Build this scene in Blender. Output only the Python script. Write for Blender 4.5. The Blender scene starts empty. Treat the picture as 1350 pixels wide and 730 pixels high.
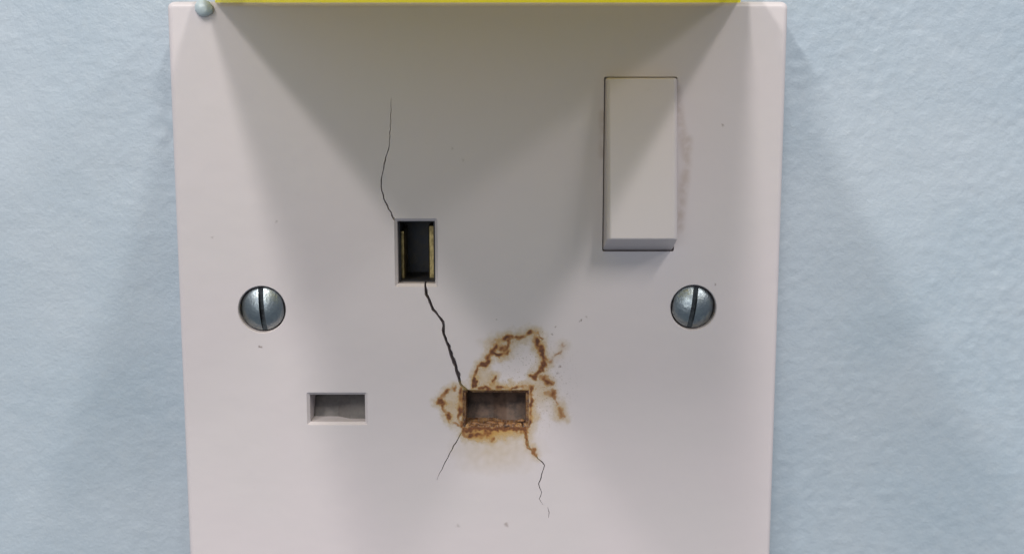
import bpy, bmesh, math, random
from mathutils import Vector, Matrix, noise
random.seed(7)
sc = bpy.context.scene
MM = 0.001

# ------------------------------------------------------------------ camera
PITCH, DIST, FPX, W, H = math.radians(9.0), 180.0, 1696.0, 1350.0, 730.0
YF = -11.0                                   # front plane of the face plate (mm)
FWD = Vector((0, math.cos(PITCH), -math.sin(PITCH)))
UP = Vector((0, math.sin(PITCH), math.cos(PITCH)))
CAM = Vector((0, YF, 0)) - FWD * DIST
cam = bpy.data.cameras.new('camera')
cam.sensor_width = 36.0
cam.lens = 36.0 * FPX / W
cam.clip_start, cam.clip_end = 0.005, 50
co = bpy.data.objects.new('camera', cam)
sc.collection.objects.link(co)
co.location = CAM * MM
co.rotation_euler = (math.pi / 2 - PITCH, 0, 0)
cam.dof.use_dof = True
cam.dof.focus_distance = DIST * MM
cam.dof.aperture_fstop = 22
sc.camera = co

def P(u, v, y=YF):
    """where the sight line of a photo pixel meets the plane y (mm)"""
    d = FWD + Vector((1, 0, 0)) * ((u - W / 2) / FPX) + UP * ((H / 2 - v) / FPX)
    t = (y - CAM.y) / d.y
    p = CAM + d * t
    return p.x, p.z

# ------------------------------------------------------------------ light
sc.view_settings.view_transform = 'Standard'
sc.view_settings.look = 'None'
sc.view_settings.exposure = 0.06
sc.view_settings.gamma = 1.0
world = bpy.data.worlds.new('World')
sc.world = world
world.use_nodes = True
bg = world.node_tree.nodes['Background']
bg.inputs[0].default_value = (0.82, 1.0, 1.20, 1)
bg.inputs[1].default_value = 0.18
# ceiling strip lights running away from the wall, and an unseen soft fill light added behind the camera
LAMPS = [('strip_light', (-0.80, -1.20, 1.22), 12.8, 0.10, 0.7),
         ('strip_light', (-0.18, -1.10, 1.22), 11.6, 0.09, 0.8),
         ('strip_light', (0.54, -1.20, 1.22), 9.0, 0.09, 0.55),
         ('strip_light', (1.42, -1.20, 1.22), 7.6, 0.20, 0.8),
         ('fill_light', (-0.5, -2.4, 0.40), 12.5, 1.4, 1.3)]
for n, loc, pw, sx, sy in LAMPS:
    l = bpy.data.lights.new(n, 'AREA')
    l.shape = 'RECTANGLE'; l.size = sx; l.size_y = sy; l.energy = pw
    l.color = (0.95, 1.0, 1.05) if n == 'fill_light' else (1.0, 0.985, 0.965)
    o = bpy.data.objects.new(n, l)
    sc.collection.objects.link(o)
    o.location = loc
    zax = Vector(loc).normalized()
    yax = (Vector((0, 1, 0)) - zax * zax.y).normalized()
    xax = yax.cross(zax)
    o.rotation_euler = Matrix((xax, yax, zax)).transposed().to_euler()

# ------------------------------------------------------------------ material helpers
class NT:
    """small wrapper that writes shader nodes in order"""
    def __init__(self, name):
        self.m = bpy.data.materials.new(name)
        self.m.use_nodes = True
        self.t = self.m.node_tree
        self.bsdf = self.t.nodes['Principled BSDF']
        self.out = self.t.nodes['Material Output']
    def n(self, typ, **kw):
        x = self.t.nodes.new(typ)
        for k, v in kw.items(): setattr(x, k, v)
        return x
    def put(self, sock, v):
        if isinstance(v, bpy.types.NodeSocket): self.t.links.new(v, sock)
        elif isinstance(v, (tuple, list)) and len(v) == 3 and len(sock.default_value) == 4: sock.default_value = (*v, 1)
        else: sock.default_value = v
    def math(self, op, a, b=0.0, clamp=False):
        x = self.n('ShaderNodeMath', operation=op); x.use_clamp = clamp
        self.put(x.inputs[0], a); self.put(x.inputs[1], b)
        return x.outputs[0]
    def vec(self, op, a, b=None, scale=None):
        x = self.n('ShaderNodeVectorMath', operation=op)
        self.put(x.inputs[0], a)
        if b is not None: self.put(x.inputs[1], b)
        if scale is not None: self.put(x.inputs['Scale'], scale)
        return x.outputs['Value'] if op in ('DOT_PRODUCT', 'LENGTH', 'DISTANCE') else x.outputs[0]
    def noise(self, vec, scale, detail=3.0, rough=0.55, color=False):
        x = self.n('ShaderNodeTexNoise')
        self.put(x.inputs['Vector'], vec)
        x.inputs['Scale'].default_value = scale
        x.inputs['Detail'].default_value = detail
        x.inputs['Roughness'].default_value = rough
        return x.outputs['Color'] if color else x.outputs['Fac']
    def smooth(self, v, a, b, lo=0.0, hi=1.0):
        x = self.n('ShaderNodeMapRange', interpolation_type='SMOOTHSTEP')
        self.put(x.inputs['Value'], v)
        x.inputs['From Min'].default_value = a; x.inputs['From Max'].default_value = b
        x.inputs['To Min'].default_value = lo; x.inputs['To Max'].default_value = hi
        return x.outputs[0]
    def mix(self, f, a, b):
        x = self.n('ShaderNodeMix', data_type='RGBA')
        self.put(x.inputs[0], f); self.put(x.inputs[6], a); self.put(x.inputs[7], b)
        return x.outputs[2]
    def coord(self):
        """object coordinates in millimetres"""
        c = self.n('ShaderNodeTexCoord').outputs['Object']
        return self.vec('SCALE', c, scale=1000.0)
    def bump(self, h, dist, strength=1.0):
        x = self.n('ShaderNodeBump')
        x.inputs['Strength'].default_value = strength
        x.inputs['Distance'].default_value = dist
        self.put(x.inputs['Height'], h)
        self.put(self.bsdf.inputs['Normal'], x.outputs[0])
    def set(self, **kw):
        for k, v in kw.items(): self.put(self.bsdf.inputs[k.replace('_', ' ')], v)

# ------------------------------------------------------------------ object helpers
def link(name, bm_or_me, mat, parent=None, smooth=None):
    if isinstance(bm_or_me, bmesh.types.BMesh):
        me = bpy.data.meshes.new(name)
        bm_or_me.normal_update()
        bm_or_me.to_mesh(me); bm_or_me.free()
    else:
        me = bm_or_me
    if mat is not None:
        me.materials.clear(); me.materials.append(mat)
    if smooth is not None:
        for p in me.polygons: p.use_smooth = True
        me.set_sharp_from_angle(angle=math.radians(smooth))
    o = bpy.data.objects.new(name, me)
    sc.collection.objects.link(o)
    if parent: o.parent = parent
    return o

def loft(rings, cap0=True, cap1=True, bm=None):
    """closed solid through rings of equal length, points in mm"""
    bm = bm or bmesh.new()
    vs = [[bm.verts.new(Vector(p) * MM) for p in r] for r in rings]
    n = len(vs[0])
    for a, b in zip(vs, vs[1:]):
        for i in range(n):
            j = (i + 1) % n
            bm.faces.new((a[i], a[j], b[j], b[i]))
    if cap0: bm.faces.new(list(reversed(vs[0])))
    if cap1: bm.faces.new(vs[-1])
    bmesh.ops.recalc_face_normals(bm, faces=bm.faces)
    return bm

def rrect(x0, x1, z0, z1, r, y, seg=5):
    pts = []
    for cx, cz, a0 in ((x1 - r, z1 - r, 0), (x0 + r, z1 - r, 90), (x0 + r, z0 + r, 180), (x1 - r, z0 + r, 270)):
        for k in range(seg + 1):
            a = math.radians(a0 + 90 * k / seg)
            pts.append((cx + r * math.cos(a), y, cz + r * math.sin(a)))
    return pts

def solid_rr(x0, x1, z0, z1, r, prof, bm=None, seg=5):
    """prof: list of (y, inset)"""
    return loft([rrect(x0 + i, x1 - i, z0 + i, z1 - i, max(0.05, r - i * 0.5), y, seg) for y, i in prof], bm=bm)

def box(bm, x0, x1, y0, y1, z0, z1):
    return loft([[(x0, y0, z0), (x1, y0, z0), (x1, y1, z0), (x0, y1, z0)],
                 [(x0, y0, z1), (x1, y0, z1), (x1, y1, z1), (x0, y1, z1)]], bm=bm)

def pbox(u0, v0, u1, v1, y=YF):
    """photo rectangle -> x0, x1, z0, z1 in mm on plane y"""
    xa, za = P(u0, v0, y); xb, zb = P(u1, v1, y)
    return xa, xb, zb, za

def disc(cx, cz, r, y, n=48):
    return [(cx + r * math.cos(2 * math.pi * k / n), y, cz + r * math.sin(2 * math.pi * k / n)) for k in range(n)]

def thing(name, label, cat, group=None):
    o = bpy.data.objects.new(name, None)
    sc.collection.objects.link(o)
    o.empty_display_size = 0.01
    o['label'] = label; o['category'] = cat
    if group: o['group'] = group
    return o

# ------------------------------------------------------------------ materials
def wall_material():
    t = NT('wall_paint')
    c = t.coord()
    big = t.noise(c, 0.035, 2.0)
    mid = t.noise(c, 0.5, 4.0, 0.6)
    col = t.mix(t.smooth(big, 0.3, 0.7), (0.352, 0.408, 0.458), (0.40, 0.443, 0.485))
    col = t.mix(t.smooth(mid, 0.45, 0.75, 0.0, 0.35), col, (0.42, 0.455, 0.485))
    fine = t.noise(c, 1.7, 5.0, 0.62)
    t.set(Base_Color=col, Roughness=0.42)
    t.bsdf.inputs['Specular IOR Level'].default_value = 0.6
    t.bump(fine, 0.00010, 1.0)
    return t.m

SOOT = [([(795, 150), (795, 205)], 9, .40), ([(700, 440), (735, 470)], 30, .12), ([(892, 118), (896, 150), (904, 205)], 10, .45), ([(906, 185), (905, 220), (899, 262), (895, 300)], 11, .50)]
SPECKS = [(343, 457, 3, .8), (365, 292, 3.5, .4), (280, 312, 3, .35), (953, 165, 3, .6), (765, 422, 2.6, .8), (732, 431, 2.4, .6),
          (943, 375, 2.6, .7), (655, 421, 2.4, .5), (668, 691, 5, .5), (604, 692, 5, .3), (738, 483, 2.6, .7), (735, 491, 2.6, .6),
          (728, 440, 2.4, .7), (596, 197, 3, .25), (610, 210, 3.5, .2), (773, 418, 2.2, .4), (714, 446, 2.4, .7), (716, 437, 2.0, .6), (748, 520, 2.0, .4)]

def plastic_material(name, stains):
    t = NT(name)
    c = t.coord()
    sep = t.n('ShaderNodeSeparateXYZ'); t.put(sep.inputs[0], c)
    com = t.n('ShaderNodeCombineXYZ')
    t.put(com.inputs[0], sep.outputs[0]); t.put(com.inputs[1], sep.outputs[2])
    flat = com.outputs[0]
    base = (0.60, 0.527, 0.528)
    big = t.noise(c, 0.05, 2.0)
    col = t.mix(t.smooth(big, 0.3, 0.7), base, (0.588, 0.525, 0.520))
    grime = t.noise(c, 0.9, 5.0, 0.7)
    col = t.mix(t.smooth(grime, 0.62, 0.82, 0.0, 0.20), col, (0.40, 0.34, 0.30))
    rough = 0.36
    if stains:
        w1 = t.vec('SCALE', t.vec('SUBTRACT', t.noise(flat, 1.1, 4.0, 0.65, True), (0.5, 0.5, 0.5)), scale=1.1)
        p = t.vec('ADD', flat, w1)
        p = t.vec('MULTIPLY', p, (1, 1, 0))
        blot = t.noise(flat, 1.9, 4.0, 0.7)
        blot2 = t.noise(flat, 4.5, 3.0, 0.6)
        def seg(pos, a, b):
            ax, az = a; bx, bz = b
            d = t.vec('SUBTRACT', pos, (ax, az, 0))
            l2 = (bx - ax) ** 2 + (bz - az) ** 2
            if l2 > 1e-6:
                k = t.math('DIVIDE', t.vec('DOT_PRODUCT', d, (bx - ax, bz - az, 0)), l2, True)
                d = t.vec('SUBTRACT', d, t.vec('SCALE', (bx - ax, bz - az, 0), scale=k))
            return t.vec('LENGTH', d)
        def field(strokes, pos, soft, wide=1.0):
            acc = None
            for pts, wpx, s in strokes:
                q = [P(u, v) for u, v in pts]
                w = wpx * wide / 9.4
                dist = None
                for a, b in (zip(q, q[1:]) if len(q) > 1 else [(q[0], q[0])]):
                    dd = seg(pos, a, b)
                    dist = dd if dist is None else t.math('MINIMUM', dist, dd)
                f = t.smooth(dist, w * soft, w, s, 0.0)
                acc = f if acc is None else t.math('MAXIMUM', acc, f)
            return acc
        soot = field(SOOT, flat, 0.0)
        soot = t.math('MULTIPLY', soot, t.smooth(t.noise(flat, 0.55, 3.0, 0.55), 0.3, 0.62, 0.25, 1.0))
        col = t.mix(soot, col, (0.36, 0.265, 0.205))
        # inside of the burnt slot
        sx, sz = P(653, 538)
        loc = t.vec('ABSOLUTE', t.vec('SUBTRACT', flat, (sx, sz, 0)))
        s2 = t.n('ShaderNodeSeparateXYZ'); t.put(s2.inputs[0], loc)
        ins = t.math('MAXIMUM', t.math('SUBTRACT', s2.outputs[0], 4.78), t.math('SUBTRACT', s2.outputs[1], 2.75))
        blot3 = t.noise(c, 1.3, 4.0, 0.65)
        deep = t.math('MULTIPLY', t.smooth(ins, -0.05, 0.10, 1.0, 0.0), 1.0)
        brn = t.mix(t.smooth(blot3, 0.35, 0.62), (0.34, 0.18, 0.07), (0.10, 0.035, 0.014))
        col = t.mix(t.math('MULTIPLY', deep, t.smooth(blot2, 0.2, 0.55, 0.6, 1.0)), col, brn)
        # small specks of dirt
        sp = None
        for u, v, r, st in SPECKS:
            x, z = P(u, v)
            d = t.vec('DISTANCE', p, (x, z, 0))
            f = t.smooth(d, 0.0, r / 9.4, st, 0.0)
            sp = f if sp is None else t.math('MAXIMUM', sp, f)
        col = t.mix(sp, col, (0.14, 0.085, 0.055))
    t.set(Base_Color=col, Roughness=rough)
    t.bsdf.inputs['Specular IOR Level'].default_value = 0.4
    t.bump(t.math('ADD', t.math('MULTIPLY', t.noise(c, 0.22, 2.0), 1.0), t.math('MULTIPLY', t.noise(c, 5.0, 2.0), 0.03)), 0.00008, 1.0)
    return t.m

def metal(name, col, col2, rough, scale=1.2):
    t = NT(name)
    c = t.coord()
    n = t.noise(c, scale, 4.0, 0.65)
    t.set(Base_Color=t.mix(t.smooth(n, 0.35, 0.68), col, col2), Metallic=1.0,
          Roughness=t.smooth(n, 0.3, 0.7, rough, rough + 0.15))
    t.bump(t.noise(c, 3.0, 3.0), 0.00004)
    return t.m

def dull(name, col, col2, rough=0.6, scale=0.8, rel=0.00005):
    t = NT(name)
    c = t.coord()
    n = t.noise(c, scale, 4.0, 0.65)
    t.set(Base_Color=t.mix(t.smooth(n, 0.35, 0.68), col, col2), Roughness=rough)
    t.bump(n, rel)
    return t.m

def yellow_material():
    t = NT('yellow_plastic')
    c = t.coord()
    n = t.noise(c, 0.3, 3.0)
    col = t.mix(n, (0.78, 0.66, 0.04), (0.82, 0.72, 0.06))
    t.set(Base_Color=col, Roughness=0.35)
    tr = t.n('ShaderNodeBsdfTranslucent'); t.put(tr.inputs[0], (0.90, 0.80, 0.08))
    mx = t.n('ShaderNodeMixShader'); mx.inputs[0].default_value = 0.45
    t.t.links.new(t.bsdf.outputs[0], mx.inputs[1]); t.t.links.new(tr.outputs[0], mx.inputs[2])
    t.t.links.new(mx.outputs[0], t.out.inputs[0])
    return t.m

def glow_lip_material():  # yellow light on the plate's top bevel, put into this colour
    t = NT('yellow_glow_lip')
    n = t.noise(t.coord(), 0.3, 3.0)
    t.set(Base_Color=t.mix(n, (0.92, 0.80, 0.025), (0.94, 0.84, 0.05)), Roughness=0.3)
    return t.m
M_GLOW_LIP = glow_lip_material()
M_WALL = wall_material()
M_PLATE = plastic_material('stained_white_plastic', True)
M_ROCKER = plastic_material('white_plastic', False)
M_SCREW = metal('zinc_plated_steel', (0.40, 0.43, 0.43), (0.27, 0.30, 0.33), 0.30)
M_SLOT_SHADE = metal('shaded_slot_steel', (0.10, 0.11, 0.115), (0.05, 0.05, 0.055), 0.45)  # shade inside the screw slot, put into a darker steel colour
M_BRASS = metal('tarnished_brass', (0.36, 0.27, 0.12), (0.20, 0.15, 0.07), 0.35)
M_DARK = dull('dark_moulding', (0.016, 0.018, 0.028), (0.032, 0.026, 0.022))
M_SHUT = dull('grey_shutter_plastic', (0.15, 0.13, 0.12), (0.11, 0.096, 0.09))
M_SHUTB = dull('scorched_shutter_plastic', (0.12, 0.068, 0.045), (0.045, 0.024, 0.016))
M_CRUST = dull('burnt_crust', (0.30, 0.14, 0.055), (0.05, 0.018, 0.010), 0.55, 1.4, 0.0001)
M_BLOB = dull('pale_blue_grey_filler', (0.50, 0.57, 0.58), (0.42, 0.48, 0.50), 0.35)
M_YEL = yellow_material()

# ------------------------------------------------------------------ wall
def axis(lo, hi, step, far):
    n = int(round((hi - lo) / step))
    a = [lo + (hi - lo) * k / n for k in range(n + 1)]
    s, x = step, hi
    while x < far:
        s *= 1.5; x = min(far, x + s); a.append(x)
    s, x = step, lo
    while x > -far:
        s *= 1.5; x = max(-far, x - s); a.insert(0, x)
    return a

def wall_height(x, z):
    v = Vector((x, z, 0.0))
    rough = 0.55 + 0.45 * max(0.0, min(1.0, (x + 20) / 70.0))     # left of the plate the paint is smoother
    h = 0.10 * noise.noise(v * 0.12) + 0.045 * noise.noise(v * 0.33 + Vector((7, 3, 1)))
    f = noise.noise(v * 0.62 + Vector((3, 9, 2)))
    g = noise.noise(v * Vector((0.95, 1.25, 1)).x + Vector((13, 5, 8)))
    g2 = noise.noise(v * 1.25 + Vector((4, 25, 9)))
    rough *= 0.65 + 0.9 * max(0.0, 0.5 + 0.7 * noise.noise(v * 0.045 + Vector((11, 6, 3))))
    h += rough * (0.050 * f + 0.065 * g + 0.030 * g2)
    pk = noise.noise(v * 0.55 + Vector((41, 17, 5)))
    h += rough * 0.16 * max(0.0, pk - 0.42)                       # scattered nibs of thick paint
    d2 = ((x + 50) / 3.0) ** 2 + ((z - 20) / 6.0) ** 2            # lumpy patch beside the plate
    if d2 < 6: h += math.exp(-d2) * 0.25 * noise.noise(v * 0.45 + Vector((2, 2, 9)))
    return h

def make_wall():
    xs = axis(-84, 84, 0.42, 420); zs = axis(-54, 48, 0.42, 420)
    nx, nz = len(xs), len(zs)
    vs = []
    for z in zs:
        for x in xs:
            vs.append((x * MM, -wall_height(x, z) * MM, z * MM))
    fs = [(j * nx + i, j * nx + i + 1, (j + 1) * nx + i + 1, (j + 1) * nx + i) for j in range(nz - 1) for i in range(nx - 1)]
    me = bpy.data.meshes.new('wall')
    me.from_pydata(vs, [], fs)
    for p in me.polygons: p.use_smooth = True
    o = link('wall', me, M_WALL)
    o['kind'] = 'structure'
    o['label'] = 'pale blue-grey painted wall with a lumpy roller texture'
make_wall()

# ------------------------------------------------------------------ socket
sock = thing('wall_socket', 'cracked white single switched socket with a scorched right pin hole', 'electrical socket')

XL = (P(225, 2, YF + 3)[0] + P(255, 730, YF + 3)[0]) / 2
XR = (P(1035, 2, YF + 3)[0] + P(1012, 730, YF + 3)[0]) / 2
ZT = P(630, 1.5, YF + 1.0)[1]
ZB = ZT - (XR - XL)

# face plate with rounded rim
prof = [(0.3, -0.35), (YF + 3.0, 0.0), (YF + 1.2, 0.12)]
R = 0.75
for k in range(0, 7):
    a = math.radians(15 * k)
    prof.append((YF + R - R * math.sin(a), 0.18 + R - R * math.cos(a)))
plate = link('faceplate', solid_rr(XL, XR, ZB, ZT, 0.9, prof, seg=8), M_PLATE)

cutters = []
def cutter(bm):
    me = bpy.data.meshes.new('cut'); bm.to_mesh(me); bm.free()
    o = bpy.data.objects.new('cut', me); sc.collection.objects.link(o); cutters.append(o)

LIVE = pbox(404, 517, 485, 560); NEUT = pbox(610, 514, 697, 562); EARTH = pbox(519.5, 288, 577.5, 378)
for (x0, x1, z0, z1), depth in ((LIVE, 6.0), (NEUT, 6.0), (EARTH, 10.4)):
    cutter(solid_rr(x0, x1, z0, z1, 0.25, [(YF - 1, -0.04), (YF, 0.0), (YF + 0.42, 0.40), (YF + 2.6, 0.48), (YF + depth, 0.52)], seg=3))
SW = pbox(796.5, 101.5, 888.5, 331.5)
cutter(solid_rr(*SW, 0.25, [(YF - 1, 0), (YF + 7, 0)], seg=3))
SCREWS = [(P(345.5, 408), 32.0, -4.0), (P(914, 405.5), 31.0, 8.0)]
for (cx, cz), rp, _ in SCREWS:
    r = rp / 9.43
    cutter(loft([disc(cx, cz, r + 0.1, YF - 1), disc(cx, cz, r + 0.02, YF), disc(cx, cz, r - 0.1, YF + 0.2), disc(cx, cz, r - 0.16, YF + 5)]))

CRACKS = [
    ([(516, 130, .3), (516, 145, .7), (515.5, 160, .8), (513, 185, .9), (512, 198, 1.1), (508, 212, 1.4), (503.5, 232, 1.5), (502.5, 247, 1.6),
      (506, 262, 1.8), (512, 275, 2.0), (520, 290, 2.2)], 1.0),
    ([(560, 372, 3.2), (562, 388, 4.0), (571, 408, 3.4), (584, 424, 3.2), (585, 440, 4.6), (592, 456, 4.2), (599, 478, 4.6), (605, 498, 4.8),
      (607, 506, 4.0), (614, 513, 4.2), (622, 520, 4.6)], 3.4),
    ([(616, 555, 1.6), (609, 569, 1.6), (598, 587, 1.4), (588, 607, 1.5), (583, 618, 1.0), (576, 632, .4)], 1.0),
    ([(688, 553, 2.2), (692.5, 572, 3.0), (696, 586, 2.6), (706, 600, 2.1), (718, 613, 1.5), (714, 625, 1.2), (710, 637, 1.1), (714, 648, 1.0),
      (711, 657, .7), (716, 665, .4)], 1.0),
    ([(722, 668, .3), (724, 675, .7), (723, 682, .3)], 0.6),
]
for pts, depth in CRACKS:
    fine = []
    for (u0, v0, w0), (u1, v1, w1) in zip(pts, pts[1:]):
        n = max(1, int(math.hypot(u1 - u0, v1 - v0) / 4.5))
        for k in range(n):
            f = k / n
            j = 0.0 if k == 0 else random.uniform(-1.0, 1.0)
            fine.append((u0 + (u1 - u0) * f + j, v0 + (v1 - v0) * f, (w0 + (w1 - w0) * f) * random.uniform(.72, 1.28)))
    fine.append(pts[-1])
    left, right = [], []
    for i, (u, v, w) in enumerate(fine):
        a, b = fine[max(0, i - 1)], fine[min(len(fine) - 1, i + 1)]
        tx, ty = b[0] - a[0], b[1] - a[1]
        l = math.hypot(tx, ty)
        nx, ny = -ty / l * w / 2, tx / l * w / 2
        left.append(P(u + nx, v + ny)); right.append(P(u - nx, v - ny))
    ring = left + right[::-1]
    cutter(loft([[(x, y, z) for x, z in ring] for y in (YF - 0.5, YF + depth)]))

for c in cutters:
    m = plate.modifiers.new('cut', 'BOOLEAN'); m.operation = 'DIFFERENCE'; m.solver = 'EXACT'; m.object = c
dg = bpy.context.evaluated_depsgraph_get()
me = bpy.data.meshes.new_from_object(plate.evaluated_get(dg))
plate.modifiers.clear()
plate.data = me; me.name = 'faceplate'
me.materials.clear(); me.materials.append(M_PLATE)
for c in cutters: bpy.data.objects.remove(c, do_unlink=True)
plate.parent = sock

# rocker switch, lower end standing out
x0, x1, z0, z1 = SW
g = 0.10
bm = bmesh.new()
def rk(y_top, y_bot, zt, zb, ins, r=0.25, seg=3):
    pts = rrect(x0 + g + ins, x1 - g - ins, zb, zt, r, 0, seg)
    return [(x, y_bot + (y_top - y_bot) * (z - zb) / (zt - zb), z) for x, _, z in pts]
YT, YB = YF - 1.9, YF - 5.6
zt, zb = z1 - g, z0 + g
rings = [rk(YF + 4, YF + 4, zt, zb, 0),
         rk(YF + 0.6, YF + 0.6, zt, zb, 0.02),
         rk(YT + 0.60, YB + 0.60, zt - 0.04, zb + 2.10, 0.12),
         rk(YT + 0.32, YB + 0.36, zt - 0.06, zb + 2.20, 0.22),
         rk(YT + 0.12, YB + 0.14, zt - 0.12, zb + 2.30, 0.42),
         rk(YT + 0.03, YB + 0.03, zt - 0.20, zb + 2.40, 0.58),
         rk(YT, YB, zt - 0.34, zb + 2.52, 0.74)]
rocker = link('rocker_switch', loft(rings, bm=bm), M_ROCKER, sock)

# shutters behind the two pin holes
for (bx, mat, lab) in ((LIVE, M_SHUT, None), (NEUT, M_SHUTB, 'shutter darkened by scorching')):
    a0, a1, c0, c1 = bx
    a0 += .12; a1 -= .12; c0 += .12; c1 -= .12
    bm = bmesh.new()
    xm = a0 + (a1 - a0) * 0.46
    def srow(z, d): return [(a0 + 0.3, YF + 4.9 + d, z), (xm, YF + 4.8 + d, z), (xm + 1.9, YF + 3.7 + d, z), (a1 - 0.3, YF + 3.7 + d, z), (a1 - 0.3, YF + 6.1, z), (a0 + 0.3, YF + 6.1, z)]
    loft([srow(c0 + 0.22, -1.9), srow(c0 + (c1 - c0) * 0.25, -1.3), srow(c0 + (c1 - c0) * 0.62, -0.2), srow(c1 - 0.3, 0.9)], bm=bm)
    s = link('shutter', bm, mat, sock)
    if lab: s['label'] = lab
# earth pin hole: dark moulding and two brass contact leaves
a0, a1, c0, c1 = EARTH
i = 0.54
bm = bmesh.new()
box(bm, a0 + i, a1 - i, YF + 9.4, YF + 10.3, c0 + i, c1 - i)
for q0, q1, r0, r1 in ((a0 + i, a0 + i + 0.12, c0 + i, c1 - i), (a1 - i - 0.12, a1 - i, c0 + i, c1 - i),
                       (a0 + i + 0.13, a1 - i - 0.13, c0 + i, c0 + i + 0.12), (a0 + i + 0.13, a1 - i - 0.13, c1 - i - 0.12, c1 - i)):
    box(bm, q0, q1, YF + 1.5, YF + 9.39, r0, r1)
house = link('contact_housing', bm, M_DARK, sock)
for u0, u1, v0, v1, dy in ((527.5, 534, 304, 370.5, 3.6), (565, 573.5, 297, 370.5, 4.0)):
    p0, p1, q0, q1 = pbox(u0, v0, u1, v1, YF + dy)
    bm = bmesh.new()
    solid_rr(p0, p1, q0, q1, 0.12, [(YF + 9.3, 0.0), (YF + dy + 0.15, 0.0), (YF + dy, 0.12)], bm=bm, seg=2)
    link('brass_contact', bm, M_BRASS, sock)

# screws: domed slotted heads sitting in their countersinks
def screw_mesh(r):
    bm = bmesh.new()
    n = 56; w = 0.36; rings = []
    def dome(q): return -1.0 * (1 - (q / r) ** 2) + 0.0
    slot_d = 1.0
    # two half domes separated by the slot, a slot floor below
    for s in (-1, 1):
        rows = []
        steps = 12
        for a in range(steps + 1):
            xo = w + (r - w) * a / steps if a else w
            zmax = math.sqrt(max(0.0, r * r - xo * xo))
            rows.append([bm.verts.new(Vector((s * xo, dome(min(r, math.hypot(xo, zmax * b / 14.0))), zmax * b / 14.0)) * MM) for b in range(-14, 15)])
        for ra, rb in zip(rows, rows[1:]):
            for k in range(28):
                f = [ra[k], ra[k + 1], rb[k + 1], rb[k]]
                try: bm.faces.new(f)
                except ValueError: pass
        # slot side wall
        low = [bm.verts.new(Vector((s * w, -1.0 + slot_d, v.co.z / MM)) * MM) for v in rows[0]]
        for k in range(28): bm.faces.new((rows[0][k], low[k], low[k + 1], rows[0][k + 1]))
    hz = math.sqrt(r * r - w * w)
    fl = [bm.verts.new(Vector(p) * MM) for p in ((-w, -1.0 + slot_d, -hz), (w, -1.0 + slot_d, -hz), (w, -1.0 + slot_d, hz), (-w, -1.0 + slot_d, hz))]
    bm.faces.new(fl)
    # skirt down into the countersink
    top = [bm.verts.new(Vector(p) * MM) for p in disc(0, 0, r, 0.0, n)]
    bot = [bm.verts.new(Vector(p) * MM) for p in disc(0, 0, r * 0.6, 2.2, n)]
    for k in range(n): bm.faces.new((top[k], top[(k + 1) % n], bot[(k + 1) % n], bot[k]))
    bm.faces.new(bot)
    bmesh.ops.remove_doubles(bm, verts=bm.verts, dist=1e-6)
    bmesh.ops.dissolve_degenerate(bm, edges=bm.edges, dist=1e-7)
    bmesh.ops.recalc_face_normals(bm, faces=bm.faces)
    return bm
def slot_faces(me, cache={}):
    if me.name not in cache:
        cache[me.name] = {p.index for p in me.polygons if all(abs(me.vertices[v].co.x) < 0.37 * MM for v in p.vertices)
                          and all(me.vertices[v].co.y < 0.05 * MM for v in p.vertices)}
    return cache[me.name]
for (cx, cz), rp, rot in SCREWS:
    s = link('screw', screw_mesh(rp / 9.43 - 0.34), M_SCREW, sock, smooth=35)
    s.data.materials.append(M_SLOT_SHADE)
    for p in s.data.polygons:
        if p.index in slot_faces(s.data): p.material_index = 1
    s.location = (cx * MM, (YF + 0.70) * MM, cz * MM)
    s.rotation_euler = (math.radians(2), 0, math.radians(0))
    s.rotation_euler.y = math.radians(rot)

# rusty scorch film round the burnt hole: a thin brown deposit lying on the plate
STROKES = [                                  # (points in photo pixels, half width, strength)
    ([(624, 509), (626, 497)], 3.0, 1.0),
    ([(626, 493), (632, 484), (640, 478)], 3.0, .60),
    ([(636, 480), (643, 477)], 4.6, 1.0),
    ([(642, 474), (649, 462), (657, 451), (666, 445), (675, 443)], 4.6, .75),
    ([(649, 465), (659, 468), (667, 465)], 4.2, .78),
    ([(673, 447), (673, 452), (664, 462)], 3.2, .5),
    ([(652, 452), (662, 458)], 6.5, .42),
    ([(682, 445), (690, 443), (700, 438), (706, 437)], 4.2, .75),
    ([(704, 438), (707, 451), (713, 461), (716, 472), (718, 481)], 4.4, .72),
    ([(719, 480), (711, 489), (705, 495)], 4.4, .85),
    ([(718, 481), (730, 470), (744, 456)], 3.5, .26),
    ([(717, 499), (724, 505)], 6.5, .58),
    ([(722, 519), (729, 519)], 7.0, .48),
    ([(733, 527), (735, 534)], 4.0, .36),
    ([(739, 541), (741, 548)], 6.0, .34),
    ([(598, 511), (590, 515), (584, 522), (580, 529)], 3.6, .55),
    ([(578, 529), (585, 530)], 4.4, .85),
    ([(585, 534), (589, 543), (591, 549)], 3.6, .5),
    ([(590, 548), (592, 550)], 4.2, .85),
    ([(597, 555), (603, 560)], 3.0, .35),
    ([(651, 497), (650, 508)], 3.0, .65),
    ([(630, 511), (702, 511)], 3.2, .55),
    ([(608, 512), (608, 562)], 4.0, .6),
    ([(699, 512), (699, 562)], 3.6, .62),
    ([(612, 564), (694, 564)], 4.5, .85),
    ([(618, 572), (640, 571), (655, 567)], 7.0, .72),
    ([(612, 563), (614, 575)], 4.0, .6),
    ([(640, 574), (648, 580)], 4.0, .5),
    ([(692, 561), (694, 574), (698, 587)], 2.6, .5),
    ([(698, 589), (707, 601)], 2.6, .36),
    ([(706, 436), (714, 446)], 3.2, .4),
]
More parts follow.
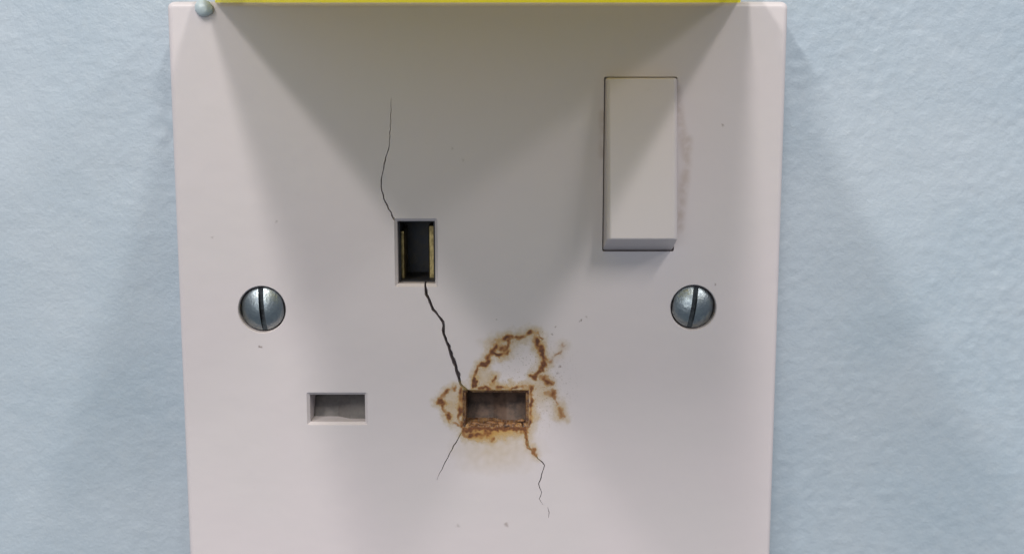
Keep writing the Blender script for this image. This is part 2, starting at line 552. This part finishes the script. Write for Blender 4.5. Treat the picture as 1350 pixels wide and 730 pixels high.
HALO = [((655, 570), (50, 17), .80), ((628, 574), (24, 14), .6), ((600, 535), (26, 34), .42), ((640, 498), (22, 22), .40),
        ((712, 515), (26, 40), .30), ((738, 542), (18, 24), .36), ((662, 455), (38, 26), .26), ((655, 590), (80, 46), .26),
        ((700, 545), (20, 26), .40), ((712, 462), (16, 34), .28), ((668, 508), (40, 10), .45)]

def lerp3(a, b, f): return tuple(x + (y - x) * f for x, y in zip(a, b))
def sstep(a, b, x):
    t = max(0.0, min(1.0, (x - a) / (b - a))); return t * t * (3 - 2 * t)
def seg_d(pu, pv, a, b):
    dx, dy = b[0] - a[0], b[1] - a[1]
    k = max(0.0, min(1.0, ((pu - a[0]) * dx + (pv - a[1]) * dy) / (dx * dx + dy * dy)))
    return math.hypot(pu - a[0] - dx * k, pv - a[1] - dy * k)
def burn_colour(a):
    stops = [(0.0, (0.50, 0.25, 0.06)), (0.35, (0.33, 0.12, 0.022)), (0.68, (0.15, 0.042, 0.010)), (1.0, (0.075, 0.02, 0.008))]
    for (p0, c0), (p1, c1) in zip(stops, stops[1:]):
        if a <= p1: return lerp3(c0, c1, (a - p0) / (p1 - p0))
    return stops[-1][1]
def stain_at(u, v):
    q = Vector((u, v, 0.0))
    wu = 5.0 * noise.noise(q * 0.09) + 2.2 * noise.noise(q * 0.24 + Vector((5, 1, 3)))
    wv = 5.0 * noise.noise(q * 0.09 + Vector((9, 4, 7))) + 2.2 * noise.noise(q * 0.24 + Vector((1, 8, 2)))
    pu, pv = u + wu, v + wv
    big = 0.5 + 0.5 * noise.noise(q * 0.13 + Vector((3, 3, 8)))
    fine = 0.5 + 0.5 * noise.noise(q * 0.42 + Vector((6, 2, 1)))
    amt = 0.0; glow = 0.0; hard = 0.0
    for pts, w, st in STROKES:
        for a, b in zip(pts, pts[1:]):
            d = seg_d(pu, pv, a, b)
            if d < w * 1.25:
                if st >= 0.85: hard = max(hard, st * (1 - sstep(w * 0.35, w * 1.25, d)))
                else: amt = max(amt, st * (1 - sstep(0.0, w * 1.25, d)))
            g = w * 1.3 + 8.0
            if d < g: glow = max(glow, st * (1 - sstep(0.0, g, d)))
    spots = 0.54 + 0.5 * noise.noise(q * 0.11 + Vector((8, 6, 4)))
    amt *= 0.30 + 1.15 * sstep(0.25, 0.72, spots) * (0.6 + 0.75 * fine)
    amt = min(1.0, max(amt, hard * (0.45 + 0.8 * fine)))
    hal = 0.0
    for (cu, cv), (ru, rv), st in HALO:
        d = math.hypot((u + wu * 1.5 - cu) / ru, (v + wv * 1.5 - cv) / rv)
        if d < 1: hal = 1 - (1 - hal) * (1 - st * (1 - sstep(0.0, 1.0, d)))
    hal *= 0.55 + 0.7 * big
    d = math.hypot(u - 702, (v - 505) * 0.9)
    spat = (1 - sstep(15, 78, d)) * sstep(0.66, 0.78, 0.5 + 0.5 * noise.noise(q * 0.55 + Vector((2, 7, 5))))
    hal = 1 - (1 - hal) * (1 - 0.75 * glow * (0.6 + 0.6 * fine))
    hal = min(0.85, hal)
    col = lerp3((0.62, 0.47, 0.19), (0.55, 0.30, 0.07), hal)
    al = hal * 0.92
    s = 0.36 * spat
    col = lerp3(col, (0.38, 0.20, 0.08), s / max(1e-4, 1 - (1 - al) * (1 - s))); al = 1 - (1 - al) * (1 - s)
    b = sstep(0.0, 0.68, amt) * 0.95
    col = lerp3(col, burn_colour(amt), b / max(1e-4, 1 - (1 - al) * (1 - b))); al = 1 - (1 - al) * (1 - b)
    return col, al

def make_film():
    step = 0.85
    nu, nv = int(215 / step), int(225 / step)
    hx = (616.5, 689.5, 519.0, 558.0)        # nothing floats over the open hole
    idx, verts, cols = {}, [], []
    keep = {}
    for j in range(nv + 1):
        for i in range(nu + 1):
            u, v = 558 + i * step, 412 + j * step
            e = min(i, nu - i, j, nv - j) / 12.0
            c, a = stain_at(u, v)
            keep[i, j] = (u, v, c, a * min(1.0, e))
    # inside the chamfer of the hole the deposit stops at its rim
    x0, x1, z0, z1 = NEUT
    def vid(i, j):
        if (i, j) not in idx:
            u, v, c, a = keep[i, j]
            x, z = P(u, v)
            idx[i, j] = len(verts); verts.append((x * MM, (YF - 0.012 - 0.03 * a) * MM, z * MM)); cols.append((*c, a))
        return idx[i, j]
    faces = []
    for j in range(nv):
        for i in range(nu):
            q = ((i, j), (i, j + 1), (i + 1, j + 1), (i + 1, j))
            if max(keep[k][3] for k in q) < 0.015: continue
            xs = [P(keep[k][0], keep[k][1]) for k in q]
            if any(x0 < x < x1 and z0 < z < z1 for x, z in xs): continue
            faces.append([vid(*k) for k in q])
    me = bpy.data.meshes.new('rust_stain')
    me.from_pydata(verts, [], faces)
    at = me.color_attributes.new('deposit', 'FLOAT_COLOR', 'POINT')
    for k, c in enumerate(cols): at.data[k].color = c
    for p in me.polygons: p.use_smooth = True
    t = NT('rusty_deposit')
    a = t.n('ShaderNodeAttribute'); a.attribute_name = 'deposit'
    t.put(t.bsdf.inputs['Base Color'], a.outputs['Color'])
    t.put(t.bsdf.inputs['Alpha'], a.outputs['Alpha'])
    t.bsdf.inputs['Roughness'].default_value = 0.6
    t.bump(t.noise(t.coord(), 4.0, 3.0), 0.00006)
    o = link('rust_stain', me, t.m, plate)
    return o
make_film()

# melted crust along the lip of the scorched hole
bm = bmesh.new()
for u, v, r, yy in ((628, 559, .42, .5), (637, 560, .5, .3), (646, 558, .45, .6), (653, 559, .4, .4), (661, 560, .5, .6), (669, 561, .55, .3),
                    (678, 560, .42, .6), (686, 556, .35, .8), (622, 561, .3, .2)):
    x, z = P(u, v)
    geo = bmesh.ops.create_icosphere(bm, subdivisions=2, radius=r * MM)
    for vv in geo['verts']:
        d = 1 + 0.45 * noise.noise(vv.co * 2600 + Vector((u, v, 0)))
        vv.co = Vector((vv.co.x * 1.5 * d, vv.co.y * 0.7 * d, vv.co.z * 0.6 * d)) + Vector((x, YF + yy, z)) * MM
cr = link('burnt_crust', bm, M_CRUST, sock, smooth=60)

# ------------------------------------------------------------------ yellow casing above the plate
fx0, _ = P(266, -18); fx1, _ = P(985, -18)
yel = thing('yellow_casing', 'yellow plastic casing jutting out along the top edge of the cracked socket', 'plastic casing')
zb0 = ZT + 2.0
OUT, BACK = YF - 76, YF - 2.0
tap = 11.0
bm = bmesh.new()
def plan(z, ins=0.0):
    return [(fx0 + ins, BACK - ins, z), (fx0 + tap + ins, OUT + 3, z), (fx0 + tap + 3 + ins, OUT + ins, z),
            (fx1 - tap - 3 - ins, OUT + ins, z), (fx1 - tap - ins, OUT + 3, z), (fx1 - ins, BACK - ins, z)]
loft([plan(zb0, 0.2), plan(zb0 + 0.25), plan(zb0 + 0.8)], bm=bm)
link('floor_panel', bm, M_YEL, yel)
lx0 = P(284, 3, YF + 0.8)[0]; lx1 = P(976, 3, YF + 0.8)[0]
bm = bmesh.new()
solid_rr(lx0, lx1, ZT - 0.42, zb0 + 6.0, 0.3, [(YF + 6.4, 0.0), (YF + 0.6, 0.0), (YF + 0.45, 0.05), (YF + 0.41, 0.15)], bm=bm)
link('added_glow_strip', bm, M_GLOW_LIP, yel)  # added strip; its yellow stands in for light bounced onto the plate's bevel
for xa in (lx0 + 0.4, lx1 - 3.4):            # arms that carry the panel
    bm = bmesh.new()
    box(bm, xa, xa + 3.0, BACK - 9, YF + 0.4, zb0 + 0.81, zb0 + 2.6)
    link('bracket', bm, M_YEL, yel)

# ------------------------------------------------------------------ blob of filler on the plate's corner
bm = bmesh.new()
bx, bz = P(268, 11, YF - 0.3)
geo = bmesh.ops.create_icosphere(bm, subdivisions=4, radius=1.0 * MM)
for v in geo['verts']:
    d = 1 + 0.16 * noise.noise(v.co * 700) + 0.05 * noise.noise(v.co * 2600)
    v.co = Vector((v.co.x * 1.25 * d, v.co.y * 0.95 * d, v.co.z * 1.15 * d))
o = link('filler_blob', bm, M_BLOB, None, smooth=60)
o.location = (bx * MM, (YF - 0.35) * MM, bz * MM)
o['label'] = 'small pale blue-grey blob of hardened filler on the top left corner of the socket plate'
o['category'] = 'filler blob'
